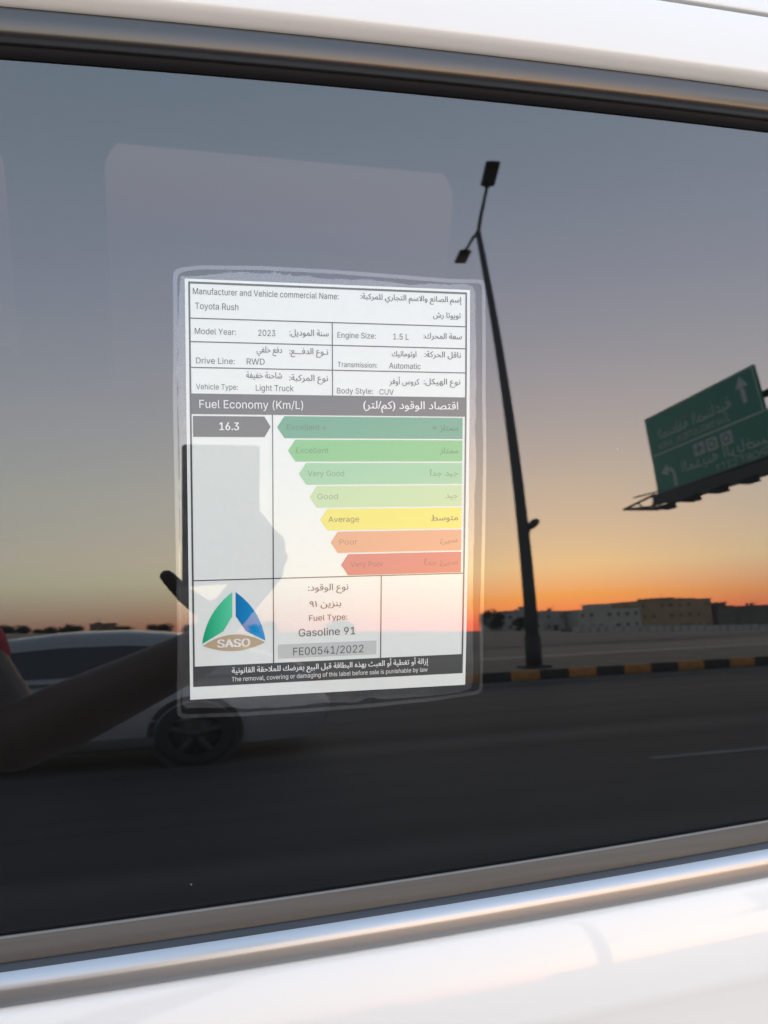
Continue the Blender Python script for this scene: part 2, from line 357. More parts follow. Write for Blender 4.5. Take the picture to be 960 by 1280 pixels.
m = MB(); m.grid([[loc((u, .045 + .10 * (1.12 - z), z)) for u in (-1.45, 1.35)] for z in (1.09, .9, .5)]); m.build('door_card', cabin, car)
m = MB(); m.grid([[loc((x, 1.29 - (z - 1.1) * .05, z)) for x in (-1.2, .6)] for z in (1.1, 1.4, 1.66)])
m.build('far_window', tinted_glass('far_window_tint', (.21, .155, .165), 1.5, gloss=False), car)
m = MB(); m.grid([[loc((x, 1.37 - .02 * 0, z)) for x in (-1.5, 1.4)] for z in (.35, .8, 1.12)]); m.build('far_door', paint, car)
for yy in (.30, .98):
    s = MB(); s.rbox((0, 0, .0), (.16, .5, .62), .06, rot=Matrix.Rotation(R(-14), 3, 'Y')); s.rbox((.28, 0, -.30), (.52, .5, .14), .05)
    so = s.build('seat', pbr('seat_cloth', (.05, .048, .046), .9), car); so.location = loc((-.40, yy, .95)); 
    s = MB(); s.rbox((-.11, 0, .40), (.10, .27, .19), .045); s.tube([(-.09, -.06, .25), (-.10, -.06, .36)], .006); s.tube([(-.09, .06, .25), (-.10, .06, .36)], .006)
    s.build('headrest', MATS['seat_cloth'], so)

# ------------------------------------------------------------------ the label stuck on the glass
CORN = [(-.07288, .10375), (.07471, .10634), (.07441, -.10778), (-.07249, -.10652)]
PW, PH = 148., 210.
def pm(a, b, off):
    """paper millimetres (from its top-left corner) to the curved glass"""
    s, t = a / PW, b / PH
    u = CORN[0][0] * (1 - s) * (1 - t) + CORN[1][0] * s * (1 - t) + CORN[2][0] * s * t + CORN[3][0] * (1 - s) * t
    v = CORN[0][1] * (1 - s) * (1 - t) + CORN[1][1] * s * (1 - t) + CORN[2][1] * s * t + CORN[3][1] * (1 - s) * t
    return gp(u, v, off), gn(v)
LO = Vector((0, 0, H))
lab = empty('window_label', LO)
tag(lab, 'white fuel economy label in a clear sleeve stuck on the dark car window', 'label')
class Sheet:
    def __init__(s): s.v = []; s.n = []; s.f = []
    def quadgrid(s, fa, na, nb, off):
        """fa(i/na, j/nb) -> paper mm"""
        b = len(s.v)
        for j in range(nb + 1):
            for i in range(na + 1):
                p, n = pm(*fa(i / na, j / nb), off); s.v.append(p - LO); s.n.append(n)
        w = na + 1
        s.f += [(b + j * w + i, b + (j + 1) * w + i, b + (j + 1) * w + i + 1, b + j * w + i + 1) for j in range(nb) for i in range(na)]
        return s
    def rect(s, x0, y0, x1, y1, off): return s.quadgrid(lambda i, j: (x0 + (x1 - x0) * i, y0 + (y1 - y0) * j), max(1, int(abs(x1 - x0) / 25)), max(1, int(abs(y1 - y0) / 4)), off)
    def poly(s, pts, off):
        b = len(s.v)
        for p in pts:
            q, n = pm(*p, off); s.v.append(q - LO); s.n.append(n)
        s.f.append(tuple(b + k for k in range(len(pts)))); return s
    def tri(s, pts, faces, off):
        b = len(s.v)
        for p in pts:
            q, n = pm(*p, off); s.v.append(q - LO); s.n.append(n)
        s.f += [tuple(b + k for k in f) for f in faces]; return s
    def ring(s, A, B, off, steps=1):
        n = len(A); b = len(s.v)
        for k in range(steps + 1):
            t = k / steps
            for p, q in zip(A, B):
                P, nn = pm(p[0] * (1 - t) + q[0] * t, p[1] * (1 - t) + q[1] * t, off); s.v.append(P - LO); s.n.append(nn)
        s.f += [(b + k * n + i, b + (k + 1) * n + i, b + (k + 1) * n + (i + 1) % n, b + k * n + (i + 1) % n) for k in range(steps) for i in range(n)]
        return s
    def build(s, name, mat, parent):
        me = bpy.data.meshes.new(name); me.from_pydata([tuple(p) for p in s.v], [], s.f); me.update()
        bm = bmesh.new(); bm.from_mesh(me); bm.faces.ensure_lookup_table()
        fl = [f for f in bm.faces if f.normal.dot(N0) < 0]
        if fl: bmesh.ops.reverse_faces(bm, faces=fl)
        bm.to_mesh(me); bm.free()
        for p in me.polygons: p.use_smooth = True
        me.normals_split_custom_set_from_vertices([tuple(n) for n in s.n])
        return link_mesh(name, me, mat, parent)
def resample(P, n, closed=True):
    Q = P + [P[0]] if closed else P
    d = [0]
    for a, b in zip(Q, Q[1:]): d.append(d[-1] + math.hypot(b[0] - a[0], b[1] - a[1]))
    out = []; k = 0
    for i in range(n):
        t = d[-1] * i / n
        while d[k + 1] < t: k += 1
        f = (t - d[k]) / max(1e-9, d[k + 1] - d[k]); out.append((Q[k][0] + (Q[k + 1][0] - Q[k][0]) * f, Q[k][1] + (Q[k + 1][1] - Q[k][1]) * f))
    return out
def polar(P, n, c=(75, 105)):
    """outline resampled at n even angles round c, so rings pair up"""
    Q = resample(P, 4000); out = []
    ang = [math.atan2(p[1] - c[1], p[0] - c[0]) for p in Q]
    order = sorted(range(len(Q)), key=lambda i: ang[i]); sa = [ang[i] for i in order]
    import bisect
    for k in range(n):
        a = -math.pi + 2 * math.pi * (k + .5) / n
        i = bisect.bisect_left(sa, a) % len(sa); out.append(Q[order[i]])
    return out
FILM = [(-5.6, -1.2), (-5.0, -3.4), (-3.4, -4.8), (0, -5.6), (7.4, -6.8), (38.8, -7.8), (75.5, -7.4), (109.5, -6.3), (135.9, -5.4), (153.6, -5.7), (155.8, -5.2), (156.6, -3.6), (157.0, 23.5), (157.2, 57.1), (157.9, 82.5), (158.0, 108.0), (157.8, 151.0), (157.9, 185.9), (158.5, 211.6), (158.0, 214.2), (156.1, 215.6), (129.2, 218.1), (93.1, 219.5), (58.4, 220.1), (25.0, 220.2), (-3.8, 219.4), (-6.0, 218.4), (-6.7, 215.6), (-5.9, 179.0), (-6.0, 138.5), (-6.2, 98.6), (-6.4, 59.3), (-5.7, 28.0)]
HAZE = [(-2.3, -1.3), (26.8, -4.1), (75.5, -2.9), (109.5, -2.2), (145.1, -2.6), (149.5, -1.6), (151.2, 1.6), (151.7, 36.2), (151.6, 78.3), (151.7, 120.7), (152.0, 163.8), (152.5, 208.0), (151, 212.3), (146.6, 213.8), (102.0, 216.1), (66.9, 216.3), (25.0, 215.5), (-1.5, 214.6), (-3.6, 212.5), (-4.4, 203.8), (-4.4, 138.5), (-4.2, 59.2), (-3.6, 10)]
NR = 900
fo = polar(FILM, NR)
def inset(P, k, c=(75, 105)):
    out = []
    for x, y in P:
        dx, dy = x - c[0], y - c[1]; h = max(abs(dx) / 82, abs(dy) / 112)
        out.append((x - (k if dx > 0 else -k) * min(1, max(0, (abs(dx) / 82 / h - .86) / .14)), y - (k if dy > 0 else -k) * min(1, max(0, (abs(dy) / 112 / h - .86) / .14))))
    return out
fi = inset(fo, 2.0)
hz0 = polar(HAZE, NR)
rnd = random.Random(3)
amp = [rnd.gauss(0, 1) for _ in range(NR)]
def jag(i): return .12 * amp[i] + .55 * sum(amp[(i + k) % NR] for k in range(-5, 6)) / 4 + .6 * sum(amp[(i + k) % NR] for k in range(-22, 23)) / 8
hz = []
for i, (x, y) in enumerate(hz0):
    dx, dy = x - 75, y - 105; side = abs(dx) / 77 > abs(dy) / 109
    j = max(-1.6, min(1.2, jag(i))) * (.42 if side else .75)
    if not side and dy < 0 and 18 < x < 62: j += .8 * abs(sum(amp[(i + k) % NR] for k in (-1, 0, 1))) / 1.7
    if not side and dy > 0: j = min(j, 1.2) - (2.2 * math.exp(-((x - 95) / 6) ** 2))
    hz.append((x + (j if dx > 0 else -j) * (1 if side else 0), y + (j if dy > 0 else -j) * (0 if side else 1)))
PAPER = [(0, 0), (PW, 0), (PW, PH), (0, PH)]
pp = polar([(.3, .3), (PW - .3, .3), (PW - .3, PH - .3), (.3, PH - .3)], NR)
s = Sheet(); s.ring(fi, pp, .0002, 6); s.build('clear_sleeve', film('sleeve_clear', .006, 1.25), lab)
s = Sheet(); s.ring(fo, fi, .0004, 2); s.build('sleeve_edge', film('sleeve_lifted_edge', .045, 2.3), lab)
s = Sheet(); s.ring(hz, pp, .0004, 4); s.build('sleeve_fog', film('sleeve_fogged', .05, 2.35), lab)
paperm = ink('paper_white', (.775, .815, .765), mottle=.012)
s = Sheet(); s.rect(0, 0, PW, PH, .0006)
paper = s.build('paper_sheet', paperm, lab)
grey = ink('ink_grey', (.105, .107, .108)); rule = ink('ink_rule', (.09, .095, .097)); white = ink('ink_white', (.80, .80, .77)); txt = ink('ink_text', (.09, .095, .095))
s = Sheet()
X0, X1 = 2.2, 145.8
for a in ((1.6, 1.3, 146.3, 2.3), (1.6, 1.3, 2.5, 193), (145.4, 1.3, 146.3, 203.3), (X0, 18.9, X1, 19.45), (X0, 30.35, X1, 30.9), (X0, 42.95, X1, 43.5), (73.0, 19.2, 73.55, 56.2),
          (42.1, 65.8, 42.65, 193), (X0, 148.75, X1, 149.3), (99.3, 149, 99.85, 193)): s.rect(*a, .00075)
s.build('ruled_lines', rule, lab)

# Arabic shaping into presentation forms
PF = {}
cp = 0xFE80
for ch, n in (('ء', 1), ('آ', 2), ('أ', 2), ('ؤ', 2), ('إ', 2), ('ئ', 4), ('ا', 2), ('ب', 4), ('ة', 2), ('ت', 4), ('ث', 4), ('ج', 4), ('ح', 4), ('خ', 4), ('د', 2), ('ذ', 2), ('ر', 2), ('ز', 2), ('س', 4), ('ش', 4), ('ص', 4), ('ض', 4), ('ط', 4), ('ظ', 4), ('ع', 4), ('غ', 4), ('ف', 4), ('ق', 4), ('ك', 4), ('ل', 4), ('م', 4), ('ن', 4), ('ه', 4), ('و', 2), ('ى', 2), ('ي', 4)):
    PF[ch] = (cp, n); cp += n
LAMALEF = {'آ': 0xFEF5, 'أ': 0xFEF7, 'إ': 0xFEF9, 'ا': 0xFEFB}
def shape(t):
    out = []; i = 0; prev = False
    def joins_prev(c): return c == 'ـ' or (c in PF and PF[c][1] >= 2)
    while i < len(t):
        c = t[i]; nx = t[i + 1] if i + 1 < len(t) else ''
        if c == 'ل' and nx in LAMALEF:
            out.append(chr(LAMALEF[nx] + (1 if prev else 0))); prev = False; i += 2; continue
        if c == 'ـ': out.append(c); prev = True; i += 1; continue
        if c in PF:
            b, n = PF[c]; nxt = joins_prev(nx) and n == 4
            if n == 4: out.append(chr(b + (3 if prev and nxt else 2 if nxt else 1 if prev else 0)))
            elif n == 2: out.append(chr(b + (1 if prev else 0)))
            else: out.append(chr(b))
            prev = nxt
        else:
            out.append({'(': ')', ')': '('}.get(c, c)); prev = False
        i += 1
    s_ = ''.join(reversed(out))
    return s_.replace('١٩', '٩١')
fc = bpy.data.curves.new('lettering_source', 'FONT'); PLAIN = fc.font
CAP = .69
try:        # Blender's own sans serif; its built-in face if that one is missing
    import os
    fc.font = bpy.data.fonts.load(os.path.join(bpy.utils.system_resource('DATAFILES', path='fonts'), 'Inter.woff2')); CAP = .51
except Exception: pass
LATF = fc.font; fob = bpy.data.objects.new('lettering_source', fc); COL.objects.link(fob)
TEXTCACHE = {}
from mathutils.geometry import delaunay_2d_cdt, interpolate_bezier
def text_geo(t, bold=0):
    """outlines of t as 2D triangles, filled wherever the winding is not zero so overlapping strokes stay solid"""
    if t not in TEXTCACHE:
        fc.font = PLAIN if any(ord(q) > 0x5FF for q in t) else LATF; fc.body = t
        bpy.context.view_layer.update()
        cu = fob.to_curve(bpy.context.evaluated_depsgraph_get())
        loops = []
        for sp_ in cu.splines:
            B = list(sp_.bezier_points); P = []
            if B:
                for p, q in zip(B, B[1:] + B[:1]):
                    straight = (p.handle_right - p.co).length < 1e-5 and (q.handle_left - q.co).length < 1e-5
                    P += [(c.x, c.y) for c in (interpolate_bezier(p.co, p.handle_right, q.handle_left, q.co, 2 if straight else 5)[:-1])]
            else: P = [(p.co.x, p.co.y) for p in sp_.points]
            P = [p for i, p in enumerate(P) if i == 0 or math.hypot(p[0] - P[i - 1][0], p[1] - P[i - 1][1]) > 1e-6]
            if len(P) > 2: loops.append(P)
        fob.to_curve_clear()
        pts, ed, BX = [], [], []
        for P in loops:
            b0 = len(pts); n_ = len(P); pts += [Vector(p) for p in P]; ed += [(b0 + i, b0 + (i + 1) % n_) for i in range(n_)]
            BX.append((min(p[0] for p in P), max(p[0] for p in P), min(p[1] for p in P), max(p[1] for p in P)))
        cv, _, cf, *_ = delaunay_2d_cdt(pts, ed, [], 0, 1e-6)
        V, F = [(p.x, p.y) for p in cv], []
        for f in cf:
            x = sum(V[i][0] for i in f) / len(f); y = sum(V[i][1] for i in f) / len(f); w = 0
            for P, q in zip(loops, BX):
                if q[0] <= x <= q[1] and q[2] <= y <= q[3]:
                    for (x0, y0), (x1, y1) in zip(P, P[1:] + P[:1]):
                        if (y0 > y) != (y1 > y) and x < (x1 - x0) * (y - y0) / (y1 - y0) + x0: w += 1 if y1 > y0 else -1
            if w: F.append(tuple(f))
        TEXTCACHE[t] = (V, F)
    return TEXTCACHE[t]
AR = set(PF) | {'ـ'}
ARCAP = max(p[1] for p in text_geo('ا')[0])
def put(sheet, t, x0, x1, yb, cap, off=.00085, bold=0):
    ar = any(c in AR for c in t); body = shape(t) if ar else t
    V, F = text_geo(body, bold); a, b = min(p[0] for p in V), max(p[0] for p in V)
    kx = (x1 - x0) / (b - a); ky = cap / (ARCAP if ar else CAP)
    for k in ((0,) if not bold else (-bold * 6, bold * 6)):
        sheet.tri([(x0 + (p[0] - a) * kx + k, yb - p[1] * ky) for p in V], F, off + k * .0001)
for t, x0, x1, y, c in (
    ("Manufacturer and Vehicle commercial Name:", 3.8, 76.6, 7.4, 3.0), ("Toyota Rush", 4.8, 25.8, 14.6, 3.1), ("Model Year:", 4.5, 24.4, 26.8, 2.9), ("2023", 35.5, 44.1, 26.9, 3.0),
    ("Drive Line:", 4.9, 23.8, 41.2, 2.9), ("RWD", 29.7, 38.6, 41.2, 3.0), ("Vehicle Type:", 4.8, 25.2, 53.9, 2.7), ("Light Truck", 34.1, 53.2, 54.2, 3.0),
    ("Engine Size:", 75.9, 96.2, 26.7, 2.8), ("1.5 L", 105.6, 114.0, 26.8, 3.0), ("Transmission:", 76.0, 96.9, 41.5, 2.6), ("Automatic", 103.3, 120.5, 41.7, 2.9), ("Body Style:", 75.6, 94.7, 54.9, 2.8), ("CUV", 98.1, 105.8, 55.2, 2.8),
    ("Fuel Type:", 60.9, 81.3, 171.6, 2.9), ("Gasoline 91", 55.5, 85.6, 179.6, 3.9),
    ("إسم الصانع والاسم التجاري للمركبة:", 88.2, 143.2, 6.7, 2.9), ("تويوتا رش", 127.4, 142.7, 14.9, 2.9), ("سنة الموديل:", 51.2, 71.3, 26.2, 3.1), ("نـوع الدفـــع:", 51.1, 71.0, 35.4, 3.1), ("دفع خلفي", 34.7, 47.4, 35.1, 3.1),
    ("نوع المركبة:", 51.0, 70.9, 48.8, 3.1), ("شاحنة خفيفة", 29.4, 47.3, 47.9, 3.1), ("سعة المحرك:", 122.1, 143.3, 25.8, 3.0), ("ناقل الحركة:", 122.7, 142.8, 35.4, 3.0), ("اوتوماتيك", 104.8, 118.1, 35.4, 2.9),
    ("نوع الهيكل:", 122.2, 142.5, 49.4, 3.0), ("كروس أوفر", 103.4, 119.8, 49.7, 3.0), ("نوع الوقود:", 60.4, 81.7, 155.9, 3.4), ("بنزين ٩١", 61.2, 77.9, 164.4, 3.2)):
    s = Sheet(); put(s, t, x0, x1, y, c, bold=.006 if any(q in AR for q in t) else 0); s.build('printed_text', txt, paper)
# header band
s = Sheet(); s.rect(2.3, 56.0, 146.0, 66.1, .00075); hb = s.build('header_band', grey, lab)
s = Sheet(); put(s, "Fuel Economy (Km/L)", 6.3, 58.0, 63.1, 4.0); s.build('header_text', white, hb)
s = Sheet(); put(s, "اقتصاد الوقود (كم/لتر)", 89.5, 141.4, 62.4, 4.0, bold=.012); s.build('header_text', white, hb)
# value tag
s = Sheet(); s.poly([(3.1, 67.0), (38.3, 67.0), (41.4, 72.1), (38.3, 77.3), (3.1, 77.3)], .00075); vt = s.build('value_tag', grey, lab)
tag(vt, 'dark arrow tag printed 16.3')
s = Sheet(); put(s, "16.3", 16.0, 25.5, 73.9, 3.8, bold=.02); s.build('value_text', white, vt)
# rating bars
BARS = [("Excellent +", "ممتاز +", (.085, .33, .20), 'deep green', 49.7, 69.9, 127.2, 141.7), ("Excellent", "ممتاز", (.17, .50, .19), 'mid green', 54.3, 71.1, 131.3, 141.8), ("Very Good", "جيد جداً", (.27, .56, .32), 'soft green', 60.3, 79.3, 126.0, 141.8),
        ("Good", "جيد", (.46, .65, .34), 'lime', 65.3, 76.1, 134.9, 141.6), ("Average", "متوسط", (.76, .70, .09), 'yellow', 71.0, 87.4, 126.8, 142.0), ("Poor", "سيئ", (.68, .30, .16), 'orange', 76.9, 86.5, 132.2, 141.8), ("Very Poor", "سيئ جداً", (.56, .10, .11), 'red', 82.8, 100.6, 123.5, 142.0)]
for i, (t, ta, c, nm, x0, x1, a0, a1) in enumerate(BARS):
    y = 66.75 + 11.78 * i; yh = 11.0; tip = 44.7 + 5.52 * i
    s = Sheet(); s.tri([(tip, y + yh / 2), (tip + 3.7, y), (tip + 3.7, y + yh), (144.1, y), (144.1, y + yh), (144.1, y + yh / 2)], [(0, 2, 1), (1, 2, 5), (1, 5, 3), (2, 4, 5)], .00075)
    b = s.build('rating_bar', ink('bar_' + nm.replace(' ', '_'), c), lab); tag(b, f'{nm} rating bar printed {t}')
    s = Sheet(); tc_ = tuple(k * .52 + .02 for k in c) if i != 4 else (.16, .15, .06)
    put(s, t, x0, x1, y + 6.75, 2.8); im = ink('bar_text_' + nm.replace(' ', '_'), tc_); s.build('bar_text', im, b); s = Sheet(); put(s, ta.replace('ً', ''), a0, a1, y + 6.75, 3.1, bold=.012)
    if 'ً' in ta: put(s, '-', a0 + .1, a0 + 1.0, y + 5.2, 3); put(s, '-', a0 + .2, a0 + 1.1, y + 4.7, 3)
    s.build('bar_text', im, b)
# emblem
em = None
def arc(p, q, bulge, n=12):
    dx, dy = q[0] - p[0], q[1] - p[1]; return [(p[0] + dx * t - dy * bulge * 4 * t * (1 - t), p[1] + dy * t + dx * bulge * 4 * t * (1 - t)) for t in [k / n for k in range(n + 1)]]
def emblem_piece(pts_out, pts_in, name, mat, parent):
    s = Sheet(); n = len(pts_out); b = pts_out + pts_in
    s.tri(b, [(k, n + k, n + k + 1, k + 1) for k in range(n - 1)], .00075); return s.build(name, mat, parent)
def seg(a, b, n=12): return [(a[0] + (b[0] - a[0]) * k / n, a[1] + (b[1] - a[1]) * k / n) for k in range(n + 1)]
def bent(a, m_, b): return seg(a, m_, 6) + seg(m_, b, 6)[1:]
gmat = ink('emblem_green', (.004, .36, .17), (.10, .62, .36), 0, -.066, -.052)
bmat = ink('emblem_blue', (.01, .17, .42), (.012, .30, .62), 0, -.050, -.038)
tmat = ink('emblem_tan', (.50, .385, .24))
em = empty('emblem', (0, 0, 0)); em.parent = lab
emblem_piece(arc((21.5, 155.4), (6.3, 181.4), .105), bent((21.4, 168.0), (20.9, 168.6), (16.9, 175.3)), 'emblem_leaf', gmat, em)
emblem_piece(arc((23.2, 155.4), (38.2, 181.0), -.105), bent((23.2, 168.0), (23.8, 168.6), (28.2, 175.6)), 'emblem_leaf', bmat, em)
ta_ = emblem_piece(arc((6.6, 182.4), (37.9, 181.9), .115), arc((6.6, 182.3), (37.9, 181.8), -.155), 'emblem_base', tmat, em)
s = Sheet(); put(s, "SASO", 14.0, 30.2, 183.6, 4.1, bold=.05); s.build('emblem_text', white, ta_)
# registration box and footer
s = Sheet(); s.rect(44.7, 183.4, 97.2, 190.8, .00075); rb = s.build('registration_box', ink('box_grey', (.56, .575, .555)), lab)
s = Sheet(); put(s, "FE00541/2022", 52.6, 90.1, 189.4, 4.0); s.build('registration_text', txt, rb)
s = Sheet(); s.rect(1.6, 192.9, 146.2, 203.4, .00075); fb = s.build('footer_band', ink('ink_footer', (.068, .072, .070)), lab)
s = Sheet(); put(s, "The removal, covering or damaging of this label before sale is punishable by law", 20.9, 126.1, 201.5, 2.3); s.build('footer_text', white, fb); s = Sheet()
put(s, "إزالة أو تغطية أو العبث بهذه البطاقة قبل البيع يعرضك للملاحقة القانونية", 21.0, 126.3, 197.2, 2.9, bold=.012); s.build('footer_text', white, fb)

# ------------------------------------------------------------------ phone and photographer, behind the camera
CM = Matrix((CX, CY, CZ)).transposed()
def cw(x, y, z): return CAM + CM @ Vector((x, y, z))
ph = empty('phone', cw(.0195, -.056, .008)); ph.rotation_euler = CM.to_euler()
tag(ph, 'dark slim phone held upright in the hand of the person', 'phone')
m = MB(); m.rbox((0, 0, 0), (.080, .164, .0085), .004, seg=3); m.build('body', pbr('phone_back', (.012, .014, .018), .35), ph)
m = MB(); m.box((0, 0, .0045), (.074, .156, .0004)); m.build('screen', pbr('phone_screen', (.01, .01, .012), .1), ph)
for (x, y) in ((-.0195, .056), (-.0195, .036)):
    m = MB(); m.tube([(x, y, -.0042), (x, y, -.0062)], .0075, 24); m.build('lens', pbr('lens_ring', (.02, .02, .022), .2), ph)

skin = pbr('skin', (.07, .045, .034), .6, var=.08, scale=40)
def capsules(segs, voxel, smooth):
    """round cones joined by a voxel remesh into one continuous surface"""
    m = MB()
    for a, b, ra, rb in segs:
        a, b = Vector(a), Vector(b); n = max(2, int((b - a).length / max(.004, min(ra, rb) * .8)))
        m.tube([a.lerp(b, k / n) for k in range(n + 1)], [ra + (rb - ra) * k / n for k in range(n + 1)], 14)
        m.ball(a, ra, 14); m.ball(b, rb, 14)
    me = m.mesh('tmp'); o = bpy.data.objects.new('tmp', me); COL.objects.link(o)
    r = o.modifiers.new('r', 'REMESH'); r.mode = 'VOXEL'; r.voxel_size = voxel; r.use_smooth_shade = True
    sm = o.modifiers.new('s', 'SMOOTH'); sm.iterations = smooth; sm.factor = .5
    bpy.context.view_layer.update(); dg = bpy.context.evaluated_depsgraph_get()
    out = bpy.data.meshes.new_from_object(o.evaluated_get(dg)); bpy.data.objects.remove(o); bpy.data.meshes.remove(me)
    for p in out.polygons: p.use_smooth = True
    return out
PB = Vector((-.66, -.86, 0))
sh_r, sh_l = Vector((-.475, -.79, 1.405)), Vector((-.845, -.85, 1.405))
elb, wri = Vector((-.285, -.62, 1.135)), cw(-.004, -.232, .034)
elb_l, wri_l = Vector((-.90, -.86, 1.12)), Vector((-.86, -.78, .90))
segs = [((-.655, -.85, .98), (-.66, -.85, 1.15), .135, .125), ((-.66, -.85, 1.15), (-.66, -.84, 1.32), .125, .13), ((-.66, -.84, 1.33), sh_r, .115, .062), ((-.66, -.84, 1.33), sh_l, .115, .062),
        ((-.66, -.84, 1.40), (-.655, -.825, 1.52), .06, .055), ((-.65, -.82, 1.60), (-.65, -.815, 1.655), .082, .092), ((-.645, -.79, 1.54), (-.65, -.81, 1.58), .045, .07), ((-.645, -.722, 1.602), (-.645, -.735, 1.63), .015, .009),
        ((-.735, -.83, 1.60), (-.735, -.83, 1.63), .016, .018), ((-.565, -.82, 1.60), (-.565, -.82, 1.63), .016, .018),
        (sh_r, elb, .056, .044), (elb, elb.lerp(wri, .3), .044, .045), (elb.lerp(wri, .3), wri, .045, .030), (sh_l, elb_l, .056, .042), (elb_l, wri_l, .042, .028)]
for sx in (-1, 1):
    hx = -.655 + sx * .09
    segs += [((hx, -.85, .95), (hx + sx * .02, -.84, .52), .088, .058), ((hx + sx * .02, -.84, .52), (hx + sx * .025, -.87, .12), .056, .04), ((hx + sx * .025, -.88, .06), (hx + sx * .05, -.70, .035), .042, .032)]
# right hand in the phone's frame: four fingers over its back, thumb across the front past its left edge
F4 = [[(.076, -.090, .004), (.052, -.058, -.009), (.019, -.046, -.007), (-.004, -.042, -.0045)], [(.079, -.108, .005), (.048, -.082, -.010), (.012, -.071, -.007), (-.010, -.069, -.0045)],
      [(.075, -.128, .007), (.043, -.106, -.009), (.009, -.097, -.007), (-.010, -.096, -.0045)], [(.062, -.146, .010), (.036, -.130, -.007), (.012, -.122, -.0055), (-.004, -.121, -.004)]]
for fi_, P in enumerate(F4):
    rr = (.0098, .0088, .0078, .0068) if fi_ < 3 else (.0086, .0076, .0068, .006)
    for k in range(3): segs.append((cw(*P[k]), cw(*P[k + 1]), rr[k], rr[k + 1]))
    segs.append((wri + (cw(*P[0]) - wri) * .15, cw(*P[0]), .020, .0125))
TH = [(.020, -.205, .034), (.012, -.178, .026), (-.014, -.152, .021), (-.034, -.126, .018)]
for k in range(3): segs.append((cw(*TH[k]), cw(*TH[k + 1]), (.017, .0125, .0105, .0085)[k], (.017, .0125, .0105, .0085)[k + 1]))
segs.append((wri, cw(*TH[0]), .026, .018))
# relaxed left hand hanging by the thigh
segs.append((wri_l, wri_l + Vector((.01, .02, -.08)), .026, .024))
for k, (dx, ln) in enumerate(((-.03, .07), (-.01, .08), (.01, .075), (.028, .06))):
    a = wri_l + Vector((.01 + dx * .3, .03 + dx, -.085)); b = a + Vector((.008, .008, -ln * .55)); c = b + Vector((.02, -.004, -ln * .45)); segs += [(a, b, .0095, .0085), (b, c, .0085, .007)]
a = wri_l + Vector((.02, .035, -.04)); segs += [(a, a + Vector((.03, .02, -.035)), .012, .0095), (a + Vector((.03, .02, -.035)), a + Vector((.04, .02, -.065)), .0095, .0075)]
per = empty('person', (PB.x, PB.y, 0))
tag(per, 'person in a red short-sleeved shirt holding up a phone beside the car', 'person')
def child_mesh(name, me, mat, par):
    me.transform(Matrix.Translation(-PB)); return link_mesh(name, me, mat, par)
child_mesh('body', capsules(segs, .0042, 6), skin, per)
red = pbr('red_shirt', (.30, .012, .035), .85, var=.15, scale=30)
slv = sh_r.lerp(elb, .58); slv_l = sh_l.lerp(elb_l, .58)
child_mesh('shirt', capsules([((-.655, -.85, .93), (-.66, -.85, 1.15), .155, .145), ((-.66, -.85, 1.15), (-.66, -.84, 1.32), .145, .145), ((-.66, -.84, 1.33), sh_r, .128, .074), ((-.66, -.84, 1.33), sh_l, .128, .074),
            (sh_r, slv, .073, .060), (sh_l, slv_l, .073, .060)], .011, 5), red, per)
tr = []
for sx in (-1, 1):
    hx = -.655 + sx * .09
    tr += [((-.655, -.85, .93), (hx, -.85, .90), .145, .11), ((hx, -.85, .92), (hx + sx * .02, -.84, .52), .105, .074), ((hx + sx * .02, -.84, .52), (hx + sx * .025, -.87, .12), .074, .064)]
child_mesh('trousers', capsules(tr, .012, 5), pbr('dark_trousers', (.02, .021, .026), .9), per)
child_mesh('hair', capsules([((-.65, -.845, 1.62), (-.65, -.835, 1.675), .095, .096), ((-.65, -.80, 1.70), (-.65, -.83, 1.69), .07, .09)], .008, 4), pbr('black_hair', (.012, .010, .009), .7), per)
for sx in (-1, 1):
    m = MB(); m.rbox((-.655 + sx * .125 - PB.x, -.755 - PB.y, .035), (.095, .27, .07), .03); m.build('shoe', pbr('shoe_black', (.02, .02, .02), .6), per)
    m = MB(); m.ball((-.65 + sx * .033 - PB.x, -.731 - PB.y, 1.645), .011, 10); m.build('eye', pbr('eye_white', (.6, .58, .55), .3), per)

# ------------------------------------------------------------------ double-armed street lamp on the median
steel = pbr('dark_steel', (.05, .055, .058), .6, var=.15, scale=3)
lamp = empty('street_lamp', (5.95, -13.35, .19)); tag(lamp, 'tall tapered street lamp with two arms standing on the kerbed median', 'street lamp')
m = MB(); m.tube([(0, 0, 0), (0, 0, 2), (0, 0, 6), (0, 0, 11.75)], [.135, .122, .10, .065], 20); m.build('pole', steel, lamp)
m = MB(); m.tube([(0, 0, 0), (0, 0, .75)], .155, 20); m.rbox((0, 0, .03), (.5, .5, .06), .01); m.build('pole_base', pbr('painted_black_base', (.02, .02, .02), .7), lamp)
for sgn in (1, -1):
    d = Vector((-.145, 1, 0)).normalized() * sgn
    m = MB(); m.tube([(0, 0, 11.72), d * .5 + Vector((0, 0, 11.93)), d * 1.45 + Vector((0, 0, 12.14))], [.045, .04, .034], 12); a = m.build('arm', steel, lamp)
    rot = Matrix.Rotation(math.atan2(-d.x, d.y), 3, 'Z') @ Matrix.Rotation(R(8), 3, 'X')
    m = MB(); m.rbox(d * 1.83 + Vector((0, 0, 12.19)), (.30, .78, .10), .04, rot=rot); m.rbox(d * 1.5 + Vector((0, 0, 12.16)), (.12, .24, .10), .03, rot=rot)
    hd = m.build('lamp_head', pbr('lamp_housing', (.028, .028, .03), .6), lamp)
    m = MB(); m.box(d * 1.86 + Vector((0, 0, 12.135)), (.24, .5, .01), rot=rot); m.build('lens', pbr('lamp_lens', (.05, .05, .055), .3), hd)
